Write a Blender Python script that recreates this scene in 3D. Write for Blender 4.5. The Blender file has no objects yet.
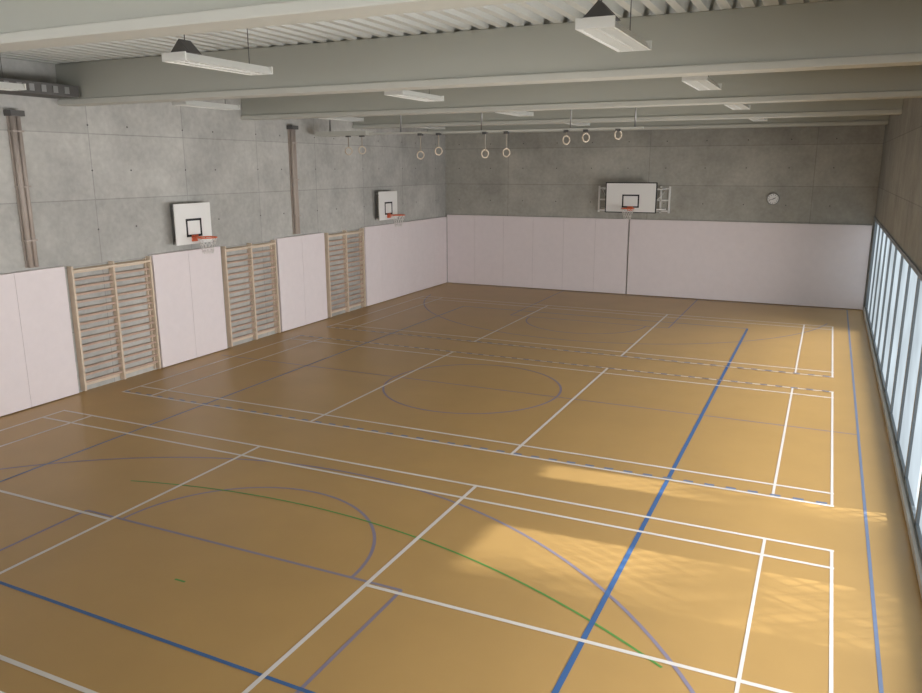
import bpy, bmesh, math, random
from mathutils import Matrix, Vector
random.seed(3)
C=bpy.context.collection
scn=bpy.context.scene
scn.view_settings.view_transform='Standard'

# ---------------------------------------------------------------- dimensions
XL,XR,YF,YN=-14.2,.92,18.35,-13.0
ZB,ZD=5.74,6.5          # beam underside, roof deck underside
BEAMS=[-9.4,-4.25,1.3,6.6,11.8,16.9]

# ---------------------------------------------------------------- materials
def s2l(c): return tuple(((v/255)/12.92 if v/255<=.04045 else ((v/255+.055)/1.055)**2.4) for v in c)
def mat(name,rgb,rough=.6,metal=0,var=0.0,scale=3.0,bump=0.0,spec=.4,detail=6):
    m=bpy.data.materials.new(name); m.use_nodes=True; nt=m.node_tree; N=nt.nodes; L=nt.links
    b=N['Principled BSDF']; c=s2l(rgb)
    b.inputs['Roughness'].default_value=rough; b.inputs['Metallic'].default_value=metal
    b.inputs['Specular IOR Level'].default_value=spec
    geo=N.new('ShaderNodeNewGeometry'); no=N.new('ShaderNodeTexNoise'); no.inputs['Scale'].default_value=scale; no.inputs['Detail'].default_value=detail
    L.new(geo.outputs['Position'],no.inputs['Vector'])
    mr=N.new('ShaderNodeMapRange'); mr.inputs['From Min'].default_value=.25; mr.inputs['From Max'].default_value=.75
    mr.inputs['To Min'].default_value=1-var; mr.inputs['To Max'].default_value=1+var
    L.new(no.outputs['Fac'],mr.inputs['Value'])
    mx=N.new('ShaderNodeVectorMath'); mx.operation='SCALE'; mx.inputs[0].default_value=c
    L.new(mr.outputs['Result'],mx.inputs['Scale']); L.new(mx.outputs['Vector'],b.inputs['Base Color'])
    if bump:
        bp=N.new('ShaderNodeBump'); bp.inputs['Strength'].default_value=bump; bp.inputs['Distance'].default_value=.01
        L.new(no.outputs['Fac'],bp.inputs['Height']); L.new(bp.outputs['Normal'],b.inputs['Normal'])
    return m
def concrete(name,rgb,axis,ox,oz,w=2.6,h=1.32):
    m=bpy.data.materials.new(name); m.use_nodes=True; nt=m.node_tree; N=nt.nodes; L=nt.links
    b=N['Principled BSDF']; b.inputs['Roughness'].default_value=.75; b.inputs['Specular IOR Level'].default_value=.25
    geo=N.new('ShaderNodeNewGeometry'); sep=N.new('ShaderNodeSeparateXYZ'); L.new(geo.outputs['Position'],sep.inputs[0])
    cmb=N.new('ShaderNodeCombineXYZ')
    a=N.new('ShaderNodeMath'); a.operation='ADD'; a.inputs[1].default_value=ox; L.new(sep.outputs[axis],a.inputs[0])
    z=N.new('ShaderNodeMath'); z.operation='ADD'; z.inputs[1].default_value=oz; L.new(sep.outputs['Z'],z.inputs[0])
    L.new(a.outputs[0],cmb.inputs[0]); L.new(z.outputs[0],cmb.inputs[1])
    br=N.new('ShaderNodeTexBrick'); br.offset=0; br.inputs['Scale'].default_value=1
    br.inputs['Brick Width'].default_value=w; br.inputs['Row Height'].default_value=h
    br.inputs['Mortar Size'].default_value=.012; br.inputs['Mortar Smooth'].default_value=.3
    br.inputs['Color1'].default_value=(1,1,1,1); br.inputs['Color2'].default_value=(.86,.86,.86,1); br.inputs['Mortar'].default_value=(.7,.7,.7,1)
    L.new(cmb.outputs[0],br.inputs['Vector'])
    n1=N.new('ShaderNodeTexNoise'); n1.inputs['Scale'].default_value=.9; n1.inputs['Detail'].default_value=8; n1.inputs['Roughness'].default_value=.65
    n2=N.new('ShaderNodeTexNoise'); n2.inputs['Scale'].default_value=9; n2.inputs['Detail'].default_value=6
    for n in (n1,n2): L.new(geo.outputs['Position'],n.inputs['Vector'])
    r1=N.new('ShaderNodeMapRange'); r1.inputs['From Min'].default_value=.3; r1.inputs['From Max'].default_value=.7; r1.inputs['To Min'].default_value=.78; r1.inputs['To Max'].default_value=1.16; L.new(n1.outputs['Fac'],r1.inputs['Value'])
    r2=N.new('ShaderNodeMapRange'); r2.inputs['From Min'].default_value=.3; r2.inputs['From Max'].default_value=.7; r2.inputs['To Min'].default_value=.93; r2.inputs['To Max'].default_value=1.06; L.new(n2.outputs['Fac'],r2.inputs['Value'])
    mu=N.new('ShaderNodeMath'); mu.operation='MULTIPLY'; L.new(r1.outputs[0],mu.inputs[0]); L.new(r2.outputs[0],mu.inputs[1])
    v=N.new('ShaderNodeVectorMath'); v.operation='SCALE'; L.new(br.outputs['Color'],v.inputs[0]); L.new(mu.outputs[0],v.inputs['Scale'])
    v2=N.new('ShaderNodeVectorMath'); v2.operation='MULTIPLY'; v2.inputs[1].default_value=s2l(rgb); L.new(v.outputs[0],v2.inputs[0])
    L.new(v2.outputs[0],b.inputs['Base Color'])
    bp=N.new('ShaderNodeBump'); bp.inputs['Strength'].default_value=.15; bp.inputs['Distance'].default_value=.01; L.new(n2.outputs['Fac'],bp.inputs['Height']); L.new(bp.outputs['Normal'],b.inputs['Normal'])
    return m
def emis(name,rgb,st,transp=0.0):
    m=bpy.data.materials.new(name); m.use_nodes=True; nt=m.node_tree; N=nt.nodes; L=nt.links
    for n in list(N):
        if n.type=='BSDF_PRINCIPLED': N.remove(n)
    out=[n for n in N if n.type=='OUTPUT_MATERIAL'][0]
    e=N.new('ShaderNodeEmission'); e.inputs[0].default_value=(*s2l(rgb),1)
    geo=N.new('ShaderNodeNewGeometry'); no=N.new('ShaderNodeTexNoise'); no.inputs['Scale'].default_value=.7; L.new(geo.outputs['Position'],no.inputs['Vector'])
    mr=N.new('ShaderNodeMapRange'); mr.inputs['From Min'].default_value=.3; mr.inputs['From Max'].default_value=.7; mr.inputs['To Min'].default_value=st*.75; mr.inputs['To Max'].default_value=st*1.2
    L.new(no.outputs['Fac'],mr.inputs['Value']); L.new(mr.outputs[0],e.inputs[1])
    o=e
    if transp>0:
        t=N.new('ShaderNodeBsdfTransparent'); t.inputs[0].default_value=(transp,)*3+(1,)
        a=N.new('ShaderNodeAddShader'); L.new(e.outputs[0],a.inputs[0]); L.new(t.outputs[0],a.inputs[1]); o=a
    L.new(o.outputs[0],out.inputs[0]); return m

M=dict(
 floor=mat('sports_floor_linoleum',(184,149,93),.36,var=.05,scale=1.1,spec=.4),
 white=mat('line_white',(222,217,212),.5,var=.03), blue=mat('line_blue',(66,104,156),.45,var=.03),
 lav=mat('line_lavender',(138,131,150),.45,var=.03), pale=mat('line_pale_blue',(114,130,160),.45,var=.03), green=mat('line_green',(92,150,76),.45,var=.03),
 concL=concrete('concrete_left',(188,186,180),'Y',.7,.05),
 concF=concrete('concrete_far',(176,173,163),'X',.95,.05,w=5.3,h=1.32),
 concR=concrete('concrete_right',(162,162,157),'Y',.7,.05),
 pad=mat('wall_padding_fabric',(230,220,220),.7,var=.02,scale=6,bump=.1),
 padseam=mat('padding_seam',(172,163,162),.8),
 wood=mat('beech_wood',(214,196,174),.5,var=.08,scale=5),
 woodd=mat('beech_rung',(186,160,142),.5,var=.1,scale=6),
 beam=mat('painted_beam',(176,177,167),.6,var=.02,scale=.8),
 flange=mat('painted_flange',(192,192,183),.55,var=.02),
 deck=mat('steel_roof_deck',(198,199,193),.5,var=.03),
 steel=mat('galvanised_steel',(150,150,148),.4,.6), black=mat('black_paint',(34,34,36),.5),
 dark=mat('dark_housing',(90,88,86),.6), bwhite=mat('board_white',(236,234,230),.45),
 orange=mat('rim_orange',(222,110,72),.45), net=mat('net_white',(225,220,215),.8),
 brown=mat('brown_pipe',(172,160,150),.55,var=.06), lamp=mat('lamp_white',(226,226,220),.4),
 rope=mat('ring_strap',(170,162,150),.8), ringw=mat('ring_wood',(205,190,170),.5), frame=mat('window_frame_metal',(130,138,144),.45,.2),
 grass=mat('lawn',(96,120,70),.9,var=.2,scale=2), slat=mat('screen_slat',(150,140,120),.7),
 leaf=mat('foliage',(84,110,52),.8,var=.2), bark=mat('bark',(96,80,64),.9,var=.2),
 plaster=mat('gallery_plaster',(205,202,194),.8))
M['frost']=emis('window_frosted_daylight',(205,218,226),1.05)
M['clear']=emis('window_clear_glass',(205,218,226),.45,.9)
M['gwin']=emis('gallery_window_daylight',(240,239,241),8.3)  # glow of the fill panel added behind the camera

# ---------------------------------------------------------------- mesh helpers
class B:
    def __init__(s): s.bm=bmesh.new(); s.mats=[]
    def mi(s,k):
        if k not in s.mats: s.mats.append(k)
        return s.mats.index(k)
    def box(s,x0,x1,y0,y1,z0,z1,k,mtx=None):
        r=bmesh.ops.create_cube(s.bm,size=1)
        vs=r['verts']
        bmesh.ops.scale(s.bm,vec=(x1-x0,y1-y0,z1-z0),verts=vs); bmesh.ops.translate(s.bm,vec=((x0+x1)/2,(y0+y1)/2,(z0+z1)/2),verts=vs)
        if mtx: bmesh.ops.transform(s.bm,matrix=mtx,verts=vs)
        i=s.mi(k)
        for f in {f for v in vs for f in v.link_faces}: f.material_index=i
    def cyl(s,a,b,r,k,seg=10,r2=None):
        a,b=Vector(a),Vector(b); d=b-a
        q=d.to_track_quat('Z','Y').to_matrix().to_4x4()
        g=bmesh.ops.create_cone(s.bm,cap_ends=True,segments=seg,radius1=r,radius2=r if r2 is None else r2,depth=d.length,matrix=Matrix.Translation((a+b)/2)@q)
        i=s.mi(k)
        for f in {f for v in g['verts'] for f in v.link_faces}: f.material_index=i; f.smooth=len(f.verts)==4
    def torus(s,c,R,r,k,mtx=None,n=24,m=8):
        mtx=mtx or Matrix.Identity(4); i=s.mi(k); V=[]
        for a in range(n):
            A=2*math.pi*a/n
            V.append([s.bm.verts.new(Vector(c)+(mtx@Vector(((R+r*math.cos(2*math.pi*j/m))*math.cos(A),(R+r*math.cos(2*math.pi*j/m))*math.sin(A),r*math.sin(2*math.pi*j/m))))) for j in range(m)])
        for a in range(n):
            for j in range(m):
                f=s.bm.faces.new((V[a][j],V[(a+1)%n][j],V[(a+1)%n][(j+1)%m],V[a][(j+1)%m])); f.material_index=i; f.smooth=True
    def poly(s,pts,k):
        f=s.bm.faces.new([s.bm.verts.new(p) for p in pts]); f.material_index=s.mi(k); return f
    def prism(s,prof,y0,y1,k):   # profile in XZ extruded along Y
        i=s.mi(k); a=[s.bm.verts.new((p[0],y0,p[1])) for p in prof]; b=[s.bm.verts.new((p[0],y1,p[1])) for p in prof]; n=len(prof)
        fs=[s.bm.faces.new(a),s.bm.faces.new(b[::-1])]+[s.bm.faces.new((a[j],b[j],b[(j+1)%n],a[(j+1)%n])) for j in range(n)]
        for f in fs: f.material_index=i
    def done(s,name,parent=None,bevel=0,loc=None,rot=None,recalc=True):
        if recalc: bmesh.ops.recalc_face_normals(s.bm,faces=s.bm.faces)
        me=bpy.data.meshes.new(name); s.bm.to_mesh(me); s.bm.free()
        for k in s.mats: me.materials.append(M[k])
        o=bpy.data.objects.new(name,me); C.objects.link(o)
        if parent: o.parent=parent
        if loc: o.location=loc
        if rot: o.rotation_euler=rot
        if bevel:
            md=o.modifiers.new('bevel','BEVEL'); md.width=bevel; md.segments=2; md.limit_method='ANGLE'
        return o
def empty(name,loc=(0,0,0),rot=(0,0,0)):
    e=bpy.data.objects.new(name,None); C.objects.link(e); e.location=loc; e.rotation_euler=rot; e.empty_display_size=.2; return e

# ---------------------------------------------------------------- shell
b=B(); b.box(XL-.3,XR+.3,YN-.3,YF+.3,-.2,0,'floor'); floor=b.done('floor')
b=B(); b.box(XL-.3,XL,YN-.3,YF+.3,0,7.0,'concL'); wl=b.done('wall_left')
b=B(); b.box(XL,XR,YF,YF+.3,0,7.0,'concF'); wf=b.done('wall_far')
WT=2.95; WB=.1
b=B(); b.box(XR,XR+.3,YN-.3,YF+.3,WT,7.0,'concR'); b.box(XR,XR+.3,YN-.3,-9.04,0,WT,'concR'); b.box(XR,XR+.3,YN,YF+.3,0,WB,'concR'); b.box(XR,XR+.3,18.2,YF+.3,WB,WT,'concR'); wr=b.done('wall_right')
b=B(); b.box(XL,XR,YN-.3,YN,0,3.9,'plaster'); b.box(XL,XR,YN-.3,YN,6.2,7,'plaster'); b.box(XL,XL+.5,YN-.3,YN,3.9,6.2,'plaster'); b.box(XR-.5,XR,YN-.3,YN,3.9,6.2,'plaster'); b.done('wall_near')
b=B(); b.box(XL+.01,XR-.01,YN+.01,-8.9,2.7,2.95,'plaster'); b.box(XL+.01,XR-.01,-8.95,-8.85,2.95,3.5,'plaster'); b.done('gallery_balcony')
gw=empty('window_gallery')  # made-up glowing panel with bars, unseen, added to brighten the hall
b=B(); b.box(XL+.5,XR-.5,YN-.2,YN-.17,3.9,6.2,'gwin'); b.done('pane',gw)
b=B()
for i in range(8):
    x=XL+.5+i*(XR-XL-1)/7; b.box(x-.04,x+.04,YN-.25,YN-.1,3.9,6.2,'frame')
b.done('mullions',gw)

# roof deck (trapezoidal sheet, ribs along Y)
b=B(); p=.28; x=XL; pts=[]
while x<XR:
    pts+=[(x,ZD),(x+.11,ZD),(x+.14,ZD+.16),(x+.25,ZD+.16)]; x+=p
pts.append((XR,ZD))
A=[b.bm.verts.new((q[0],YN,q[1])) for q in pts]; E=[b.bm.verts.new((q[0],YF,q[1])) for q in pts]
for j in range(len(pts)-1):
    f=b.bm.faces.new((A[j],E[j],E[j+1],A[j+1])); f.material_index=b.mi('deck')
b.box(XL-.3,XR+.3,YN-.3,YF+.3,7.0,7.2,'deck')
b.done('ceiling',recalc=False)
for y in BEAMS:
    b=B(); b.box(XL,XR,y,y+.3,ZB+.1,ZD,'beam'); b.box(XL,XR,y-.04,y+.34,ZB,ZB+.1,'flange'); b.done('ceiling_beam',bevel=.012)

# ---------------------------------------------------------------- court markings
b=B(); zc=[.002]
def ln(x0,y0,x1,y1,w,k):
    d=Vector((x1-x0,y1-y0)); n=Vector((-d.y,d.x)).normalized()*w/2; z=zc[0]; zc[0]+=.00006
    b.poly([(x0+n.x,y0+n.y,z),(x0-n.x,y0-n.y,z),(x1-n.x,y1-n.y,z),(x1+n.x,y1+n.y,z)],k)
def arc(cx,cy,r,a0,a1,w,k,n=72):
    z=zc[0]; zc[0]+=.00006; P=[]
    for i in range(n+1):
        a=math.radians(a0+(a1-a0)*i/n); P.append((b.bm.verts.new((cx+(r-w/2)*math.cos(a),cy+(r-w/2)*math.sin(a),z)),b.bm.verts.new((cx+(r+w/2)*math.cos(a),cy+(r+w/2)*math.sin(a),z))))
    for i in range(n):
        f=b.bm.faces.new((P[i][0],P[i][1],P[i+1][1],P[i+1][0])); f.material_index=b.mi(k)
CX=-6.75
for s,ft,base,hoopy in ((1,-2.98,-8.7,-7.1),(-1,12.75,18.2,16.75)):
    arc(CX,ft,1.8,0 if s==1 else 180,180 if s==1 else 360,.042,'lav')
    ln(CX-2.45,ft,CX+2.45,ft,.042,'lav'); ln(CX-2.45,ft,CX-2.45,base,.042,'lav'); ln(CX+2.45,ft,CX+2.45,base,.042,'lav')
    arc(CX,hoopy,6.75,12 if s==1 else 192,168 if s==1 else 348,.042,'lav')
arc(-6.95,4.8,1.88,0,360,.045,'lav'); ln(-13.8,4.8,.4,4.8,.035,'lav')
ln(-13.8,18.1,.42,18.1,.05,'lav')
ln(.40,-8.8,.42,18.1,.038,'pale')
arc(CX,-11.5,9.9,57.5,106,.03,'green'); ln(-6.75,-3.85,-6.6,-3.85,.03,'green')
ln(-2.22,-4.76,-2.22,13.6,.06,'blue'); ln(-11.22,-4.76,-11.22,13.6,.045,'pale'); ln(-11.22,-4.68,-2.22,-4.86,.045,'blue'); ln(-11.22,13.6,-2.22,13.6,.045,'pale')  # left line's greyer blue has the light's effect put into its colour
def badminton(y0,centre):
    w=.052; y1=y0+6.1; x0,x1=-13.4,0
    for y in (y0,y0+.46,y1-.46,y1): ln(x0-w/2,y,x1+w/2,y,w,'white')
    for x in (x0,x0+.76,x1-.76,x1,-8.68,-4.72): ln(x,y0,x,y1,w*(.7 if x>-1 else 1),'white')
    if centre: m=(y0+y1)/2; ln(x0,m,-8.68,m,w,'white'); ln(-4.72,m,x1,m,w,'white')
badminton(-6.1,True); badminton(1.405,False); badminton(8.79,False)
for y,c in ((1.46,'pale'),(7.5,'pale'),(8.79,'pale')):
    x=-13.4
    while x<0.1:
        ln(x,y,x+.14,y,.056,c); x+=.3
mk=b.done('court_markings',floor,recalc=False)

# ---------------------------------------------------------------- wall padding
def padrun(name,axis,a0,a1,h,step):
    b=B(); n=max(1,round((a1-a0)/step)); s=(a1-a0)/n
    for i in range(n):
        lo=a0+i*s+.003; hi=a0+(i+1)*s-.003
        if axis=='Y': b.box(XL,XL+.1,lo,hi,.02,h,'pad')
        else: b.box(lo,hi,YF-.1,YF,.02,h,'pad')
    if axis=='Y': b.box(XL,XL+.092,a0+.02,a1-.02,.03,h-.02,'padseam')
    else: b.box(a0+.02,a1-.02,YF-.092,YF,.03,h-.02,'padseam')
    return b.done(name,bevel=.004)
for a0,a1 in ((YN+4.2,.92),(3.18,5.37),(7.62,9.86),(12.15,18.24)): padrun('wall_padding','Y',a0,a1,2.64,1.1)
padrun('wall_padding','X',XL+.11,-6.87,2.72,1.2); padrun('wall_padding','X',-6.82,XR-.04,2.72,7.8)

# ---------------------------------------------------------------- wall bars
def wallbars(y0,y1):
    e=empty('wall_bars',(XL,(y0+y1)/2,0)); w=(y1-y0)/2
    b=B()
    for yy in (-w,-.02,w-.04):
        b.box(.0,.14,yy,yy+.045,.03,2.62,'wood')
    for yy in (-w+.06,w-.1): b.box(0,.05,yy,yy+.03,.03,2.58,'wood')
    b.box(0,.02,-w,w,2.46,2.56,'wood'); b.box(0,.02,-w,w,.1,.2,'wood')
    b.done('uprights',e,bevel=.005)
    b=B()
    for i in range(15):
        z=.2+i*.153
        b.box(.05,.09,-w+.02,w-.02,z-.024,z+.027,'woodd')
    b.box(.11,.15,-w+.02,w-.02,2.5,2.55,'wood')
    b.done('rungs',e,bevel=.01)
for y0,y1 in ((1.04,3.1),(5.49,7.5),(9.98,12.02)): wallbars(y0,y1)

# ---------------------------------------------------------------- hoops (local: board faces +X, wall at x=0)
def hoop(loc,rotz,W,H,off,zb,sw,sh,frames=False):
    e=empty('basketball_hoop',loc,(0,0,rotz))
    b=B(); b.box(off-.03,off,-W/2,W/2,zb,zb+H,'bwhite'); 
    x0,x1=off-.004,off+.003
    if frames:
        b.box(off-.036,x1,-W/2-.01,-W/2+.025,zb,zb+H,'black'); b.box(off-.036,x1,W/2-.025,W/2+.01,zb,zb+H,'black')
        b.box(off-.036,x1,-W/2-.01,W/2+.01,zb+H-.025,zb+H+.01,'black'); b.box(off-.036,x1,-W/2-.01,W/2+.01,zb-.01,zb+.02,'black')
    zs=zb+.17
    b.box(off,x1+.002,-sw/2,-sw/2+.05,zs,zs+sh,'black'); b.box(off,x1+.002,sw/2-.05,sw/2,zs,zs+sh,'black')
    b.box(off,x1+.002,-sw/2,sw/2,zs+sh-.05,zs+sh,'black'); b.box(off,x1+.002,-sw/2,sw/2,zs,zs+.05,'black')
    b.done('backboard',e)
    rz=zb+.16; b=B(); rc=off+.15+.225
    b.torus((rc,0,rz),.225,.014,'orange'); b.box(off,off+.02,-.1,.1,rz-.1,rz+.05,'orange')
    for s in (-1,1): b.cyl((off+.01,s*.08,rz),(rc-.18,s*.13,rz),.01,'orange'); b.cyl((off+.01,s*.08,rz-.09),(rc-.16,s*.14,rz-.01),.008,'orange')
    b.box(off,rc-.2,-.07,.07,rz-.01,rz+.008,'orange')
    b.done('rim',e)
    b=B(); n=12
    rr=[.22,.19,.15,.125,.12]; zz=[0,-.1,-.2,-.3,-.38]
    for l in range(4):
        for i in range(n):
            for s in (-1,1):
                a=2*math.pi*(i+.5*(l%2))/n; c=a+s*math.pi/n
                b.cyl((rc+rr[l]*math.cos(a),rr[l]*math.sin(a),rz+zz[l]),(rc+rr[l+1]*math.cos(c),rr[l+1]*math.sin(c),rz+zz[l+1]),.006,'net',4)
    b.done('net',e)
    b=B()
    if not frames:
        for s in (-1,1):
            b.box(0.005,off-.03,s*W*.33-.02,s*W*.33+.02,zb+.1,zb+.14,'steel'); b.box(0.005,off-.03,s*W*.33-.02,s*W*.33+.02,zb+H-.14,zb+H-.1,'steel')
            b.box(0.005,.02,s*W*.33-.04,s*W*.33+.04,zb,zb+H,'steel')
        b.box(off-.06,off-.03,-.45*W,.45*W,zb+.1,zb+.14,'steel')
    else:
        F=W/2+.36
        for s in (-1,1):
            for y in (s*F,s*(F-.3)): b.box(0.005,.06,y-.03,y+.03,zb-.02,zb+.9,'bwhite')
            for z in (zb+.05,zb+.42,zb+.82): b.box(.005,.06,min(s*F,s*(F-.55)),max(s*F,s*(F-.55)),z-.025,z+.025,'bwhite')
            for z in (zb+.12,zb+.8):
                b.cyl((.05,s*(F-.1),z),(off-.04,s*(W/2-.25),z),.022,'bwhite')
            b.cyl((.05,s*(F-.1),zb+.8),(off-.04,s*(W/2-.25),zb+.12),.016,'bwhite')
        for z in (zb+.12,zb+.8): b.box(off-.07,off-.03,-W/2+.1,W/2-.1,z-.02,z+.02,'steel')
    b.done('bracket',e)
hoop((XL,4.34,0),0,1.15,.94,.28,2.8,.5,.42)
hoop((XL,13.4,0),0,1.2,.94,.28,2.82,.5,.42)
hoop((-6.74,YF,0),-math.pi/2,1.78,1.03,.5,2.98,.6,.45,True)

# ---------------------------------------------------------------- clock
e=empty('wall_clock',(-2.12,YF,3.5))
b=B(); b.cyl((0,0,0),(0,-.06,0),.19,'steel',32); b.cyl((0,-.055,0),(0,-.065,0),.17,'bwhite',32)
b.torus((0,-.06,0),.185,.014,'steel',Matrix.Rotation(math.pi/2,4,'X'),32)
for i in range(12):
    a=math.pi/6*i; b.box(-.006,.006,-.069,-.065,.12,.155,'black',Matrix.Rotation(a,4,'Y'))
b.done('case',e)
b=B(); b.box(-.009,.009,-.073,-.067,-.02,.09,'black',Matrix.Rotation(1.1,4,'Y')); b.box(-.006,.006,-.075,-.07,-.03,.14,'black',Matrix.Rotation(-1.9,4,'Y')); b.done('hands',e)

# ---------------------------------------------------------------- lamps
def lampf(x,y,z=5.82):
    e=empty('fluorescent_lamp',(x,y,z))
    b=B(); L=.82
    b.prism([(-.19,0),(-.17,0),(-.10,.085),(.10,.085),(.17,0),(.19,0),(.12,.1),(-.12,.1)],-L,L,'lamp')
    b.box(-.19,.19,-L-.01,-L+.01,0,.1,'lamp'); b.box(-.19,.19,L-.01,L+.01,0,.1,'lamp'); b.box(-.012,.012,-L,L,.0,.03,'lamp')
    for i in range(18):
        yy=-L+.08+i*(2*L-.16)/17; b.box(-.165,.165,yy-.004,yy+.004,.005,.045,'lamp')
    b.done('louvre_housing',e)
    b=B()
    for s in (-.075,.075): b.cyl((s,-L+.03,.055),(s,L-.03,.055),.013,'bwhite',8)
    b.done('tubes',e)
    b=B()
    yb=-L+.12
    b.prism([(-.17,.1),(.17,.1),(0,.27)],yb-.02,yb+.18,'dark')
    for yy in (-L+.2,L-.25):
        b.cyl((0,yy,.1),(0,yy,ZD-z-.005),.006,'dark',6)
    b.done('suspension',e)
for x in (-2.45,-7.7,-12.8):
    for y in (-1.3,3.85,9.05,14.3): lampf(x-(.12 if y<0 else 0),y)

# ---------------------------------------------------------------- service pipes on left wall
for y,zt in ((.25,5.5),(8.55,5.6)):
    e=empty('wall_pipe',(XL,y,0)); b=B()
    b.cyl((.1,-.045,2.7),(.1,-.045,zt),.05,'brown',12); b.cyl((.1,.06,2.7),(.1,.06,zt),.045,'brown',12)
    b.box(0.005,.05,-.1,.1,2.7,zt,'brown')
    for z in (3.2,4.2,5.2): b.box(0.005,.155,-.11,.12,z,z+.03,'brown')
    b.box(0.005,.2,-.14,.14,zt-.02,zt+.08,'dark')
    b.done('pipes',e)

# ---------------------------------------------------------------- ventilation duct
b=B(); b.box(XL+.01,XL+.7,-.9,1.2,5.86,6.06,'dark'); b.box(XL+.005,XL+.74,-.93,-.87,5.83,6.09,'flange')
for i in range(8): b.box(XL+.7,XL+.715,-.8+i*.24,-.7+i*.24,5.9,6.02,'steel')
b.done('ventilation_duct')

# ---------------------------------------------------------------- ring gear
e=empty('gymnastic_rings',(0,9.5,5.4)); b=B()
b.box(-13.9,-4.6,-.03,.03,.03,.08,'flange'); b.box(-13.9,-12.2,-.2,.2,.02,.14,'flange')
for x in (-13.5,-11.2,-8.8,-6.4,-4.8): b.cyl((x,0,.08),(x,0,1.09),.02,'steel',8)
b.done('rail',e)
b=B()
for x,zr in ((-12.9,-.4),(-12.45,-.38),(-10.6,-.53),(-10.05,-.43),(-8.7,-.51),(-8.1,-.49),(-6.5,-.2),(-6.0,-.15),(-5.2,-.1)):
    b.box(x-.015,x+.015,-.006,.006,zr+.1,.04,'rope')
    b.torus((x,0,zr),.1,.018,'ringw',Matrix.Rotation(.9,4,'Z')@Matrix.Rotation(math.pi/2,4,'X'),20)
    b.box(x-.06,x+.06,-.05,.05,-.02,.04,'dark')
b.done('straps_and_rings',e)

# ---------------------------------------------------------------- concrete tie holes
b=B()
y=-8
while y<15.5:
    for z in (3.3,4.5,5.4):
        for dy in (.5,2.1): b.cyl((XL-.001,y+dy,z),(XL+.003,y+dy,z),.02,'dark',8)
    y+=2.6
b.done('tie_holes',wl)
b=B(); x=-13.6
while x<.8:
    for z in (3.3,4.5,5.4): b.cyl((x,YF+.001,z),(x,YF-.003,z),.02,'dark',8)
    x+=1.32
b.done('tie_holes',wf)

# ---------------------------------------------------------------- windows
y=-9.04; n=1
while y<18.1:
    y1=min(y+1.66,18.2); e=empty('window_%d'%n,(XR,y,WB)); w=y1-y; H=WT-WB
    b=B(); 
    b.box(.02,.12,0,.05,0,H,'frame'); b.box(.02,.12,w-.05,w,0,H,'frame'); b.box(.02,.12,0,w,0,.06,'frame'); b.box(.02,.12,0,w,H-.08,H,'frame')
    b.done('frame',e)
    b=B()
    if n==5: b.box(.06,.065,.3,w-.05,.06,H-.08,'clear'); b.box(.06,.065,.05,.3,.06,H-.08,'frost')  # clear and frosted parts divided to shape the sun bands on the floor
    elif n==7: b.box(.06,.065,.05,.55,.06,H-.08,'clear'); b.box(.06,.065,.55,w-.05,.06,H-.08,'frost')
    else: b.box(.06,.065,.05,w-.05,.06,H-.08,'frost')
    b.done('pane',e)
    y+=1.66; n+=1
b=B(); b.box(XR-.03,XR,-9.04,YF,WT-.02,WT+.06,'frame'); b.box(XR-.04,XR,-9.04,YF,0,.1,'plaster'); b.done('trim_1')

# outside: lawn, plus unseen lattice and leafy blocker added to break up the sun
b=B(); b.box(XR+.3,XR+40,-40,50,-.3,-.1,'grass'); lawn=b.done('outdoor_lawn')
b=B(); 
Y0,Y1,Z0,Z1=-2.8,1.8,0,3.3; st=.2; k=Y0-3.3
while k<Y1:
    for s in (1,-1):
        za=max(0,Y0-k); zb=min(3.3,Y1-k)
        if zb-za>.05:
            ya,yb=k+za,k+zb
            if s==-1: ya,yb=Y0+Y1-ya,Y0+Y1-yb
            b.cyl((XR+.6,ya,za),(XR+.6,yb,zb),.014,'slat',4)
    k+=st
b.box(XR+.57,XR+.63,Y0-.05,Y0,-.1,3.3,'slat'); b.box(XR+.57,XR+.63,Y1,Y1+.05,-.1,3.3,'slat'); b.done('lattice_fence',lawn)  # unseen lattice, added to hatch the sun patches
b=B(); b.cyl((9,-4,-.1),(9,-3.2,3.4),.16,'bark',8,.1)  # unseen leaf clumps on a trunk, added to thin the sun bands
cl=[Vector((8.5,y,z)) for y,z in ((-1.9,4.5),(-1.3,4.35),(-.7,4.6),(-1.7,5.6),(-1.1,5.45),(-.6,5.3),(-1.9,6.6),(-1.75,6.15),(1.3,4.6),(1.4,5.2),(1.6,5.7),(1.1,5.35),(-2.0,7.1),(-1.6,4.9))]
for c in cl: b.cyl((9,-3.2,3.4),c,.05,'bark',5,.015)
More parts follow.
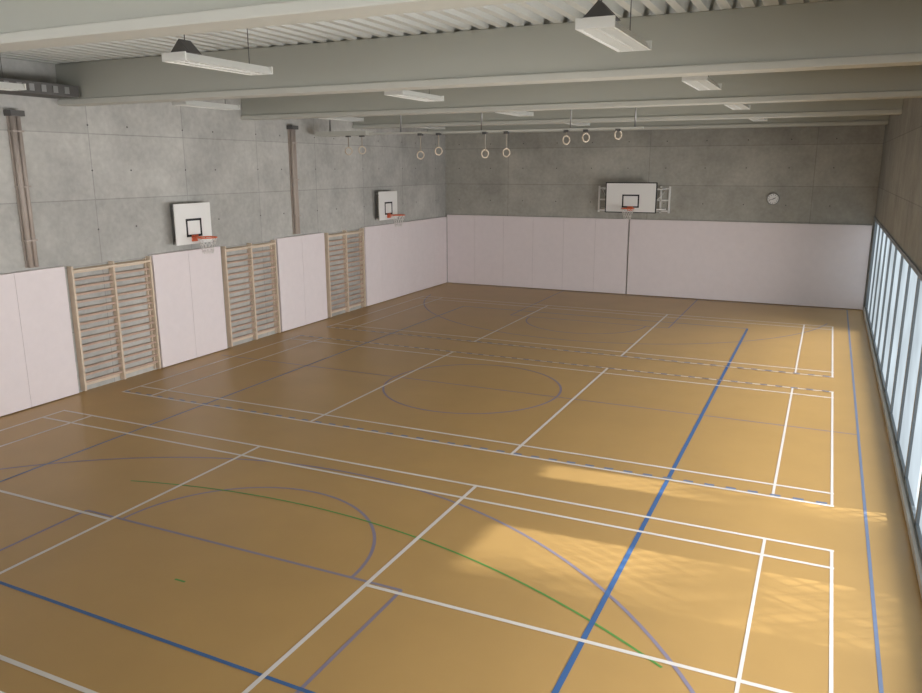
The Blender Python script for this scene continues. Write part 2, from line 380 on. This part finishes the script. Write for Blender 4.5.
for c in cl:
    for j in range(135):
        p=c+Vector((random.gauss(0,.3),random.gauss(0,.3),random.gauss(0,.11)))
        q=Matrix.Rotation(random.uniform(0,6),4,Vector((random.random(),random.random(),random.random()+.1)))
        s=random.uniform(.06,.12)
        b.poly([p+q@Vector(v) for v in ((-s,0,0),(0,-s*.5,0),(s,0,0),(0,s*.5,0))],'leaf')
b.done('tree',lawn,recalc=False)

# ---------------------------------------------------------------- light
sun=bpy.data.lights.new('sun','SUN'); sun.energy=10; sun.angle=math.radians(1.4); sun.color=(1,.985,.93)
so=bpy.data.objects.new('sun',sun); C.objects.link(so)
el=math.radians(29.5); so.rotation_euler=Vector((-math.cos(el),-.04,-math.sin(el))).to_track_quat('-Z','Y').to_euler()
# daylight entering through the window strip
al=bpy.data.lights.new('window_daylight','AREA'); al.shape='RECTANGLE'; al.size=23; al.size_y=2.6; al.energy=950; al.spread=math.radians(140); al.color=(.99,.985,1)
ao=bpy.data.objects.new('window_daylight',al); C.objects.link(ao)
ao.matrix_world=Matrix(((0,0,1,XR-.05),(1,0,0,3.0),(0,1,0,1.55),(0,0,0,1)))
w=bpy.data.worlds.new('world'); scn.world=w; w.use_nodes=True; bg=w.node_tree.nodes['Background']; bg.inputs[0].default_value=(.72,.84,1,1); bg.inputs[1].default_value=1.2

# ---------------------------------------------------------------- camera
yaw,pitch,roll=-.4374,-.2270,-.0024
f=Vector((math.sin(yaw)*math.cos(pitch),math.cos(yaw)*math.cos(pitch),math.sin(pitch))); r=Vector((math.cos(yaw),-math.sin(yaw),0)); u=r.cross(f)
r2=r*math.cos(roll)+u*math.sin(roll); u2=-r*math.sin(roll)+u*math.cos(roll)
cd=bpy.data.cameras.new('camera'); cam=bpy.data.objects.new('camera',cd); C.objects.link(cam)
m=Matrix((r2,u2,-f)).transposed().to_4x4(); m.translation=(-.4166,-9.7173,4.5505); cam.matrix_world=m
cd.sensor_fit='HORIZONTAL'; cd.sensor_width=36; cd.lens=776.8/922*36; cd.clip_start=.05; cd.clip_end=300
scn.camera=cam
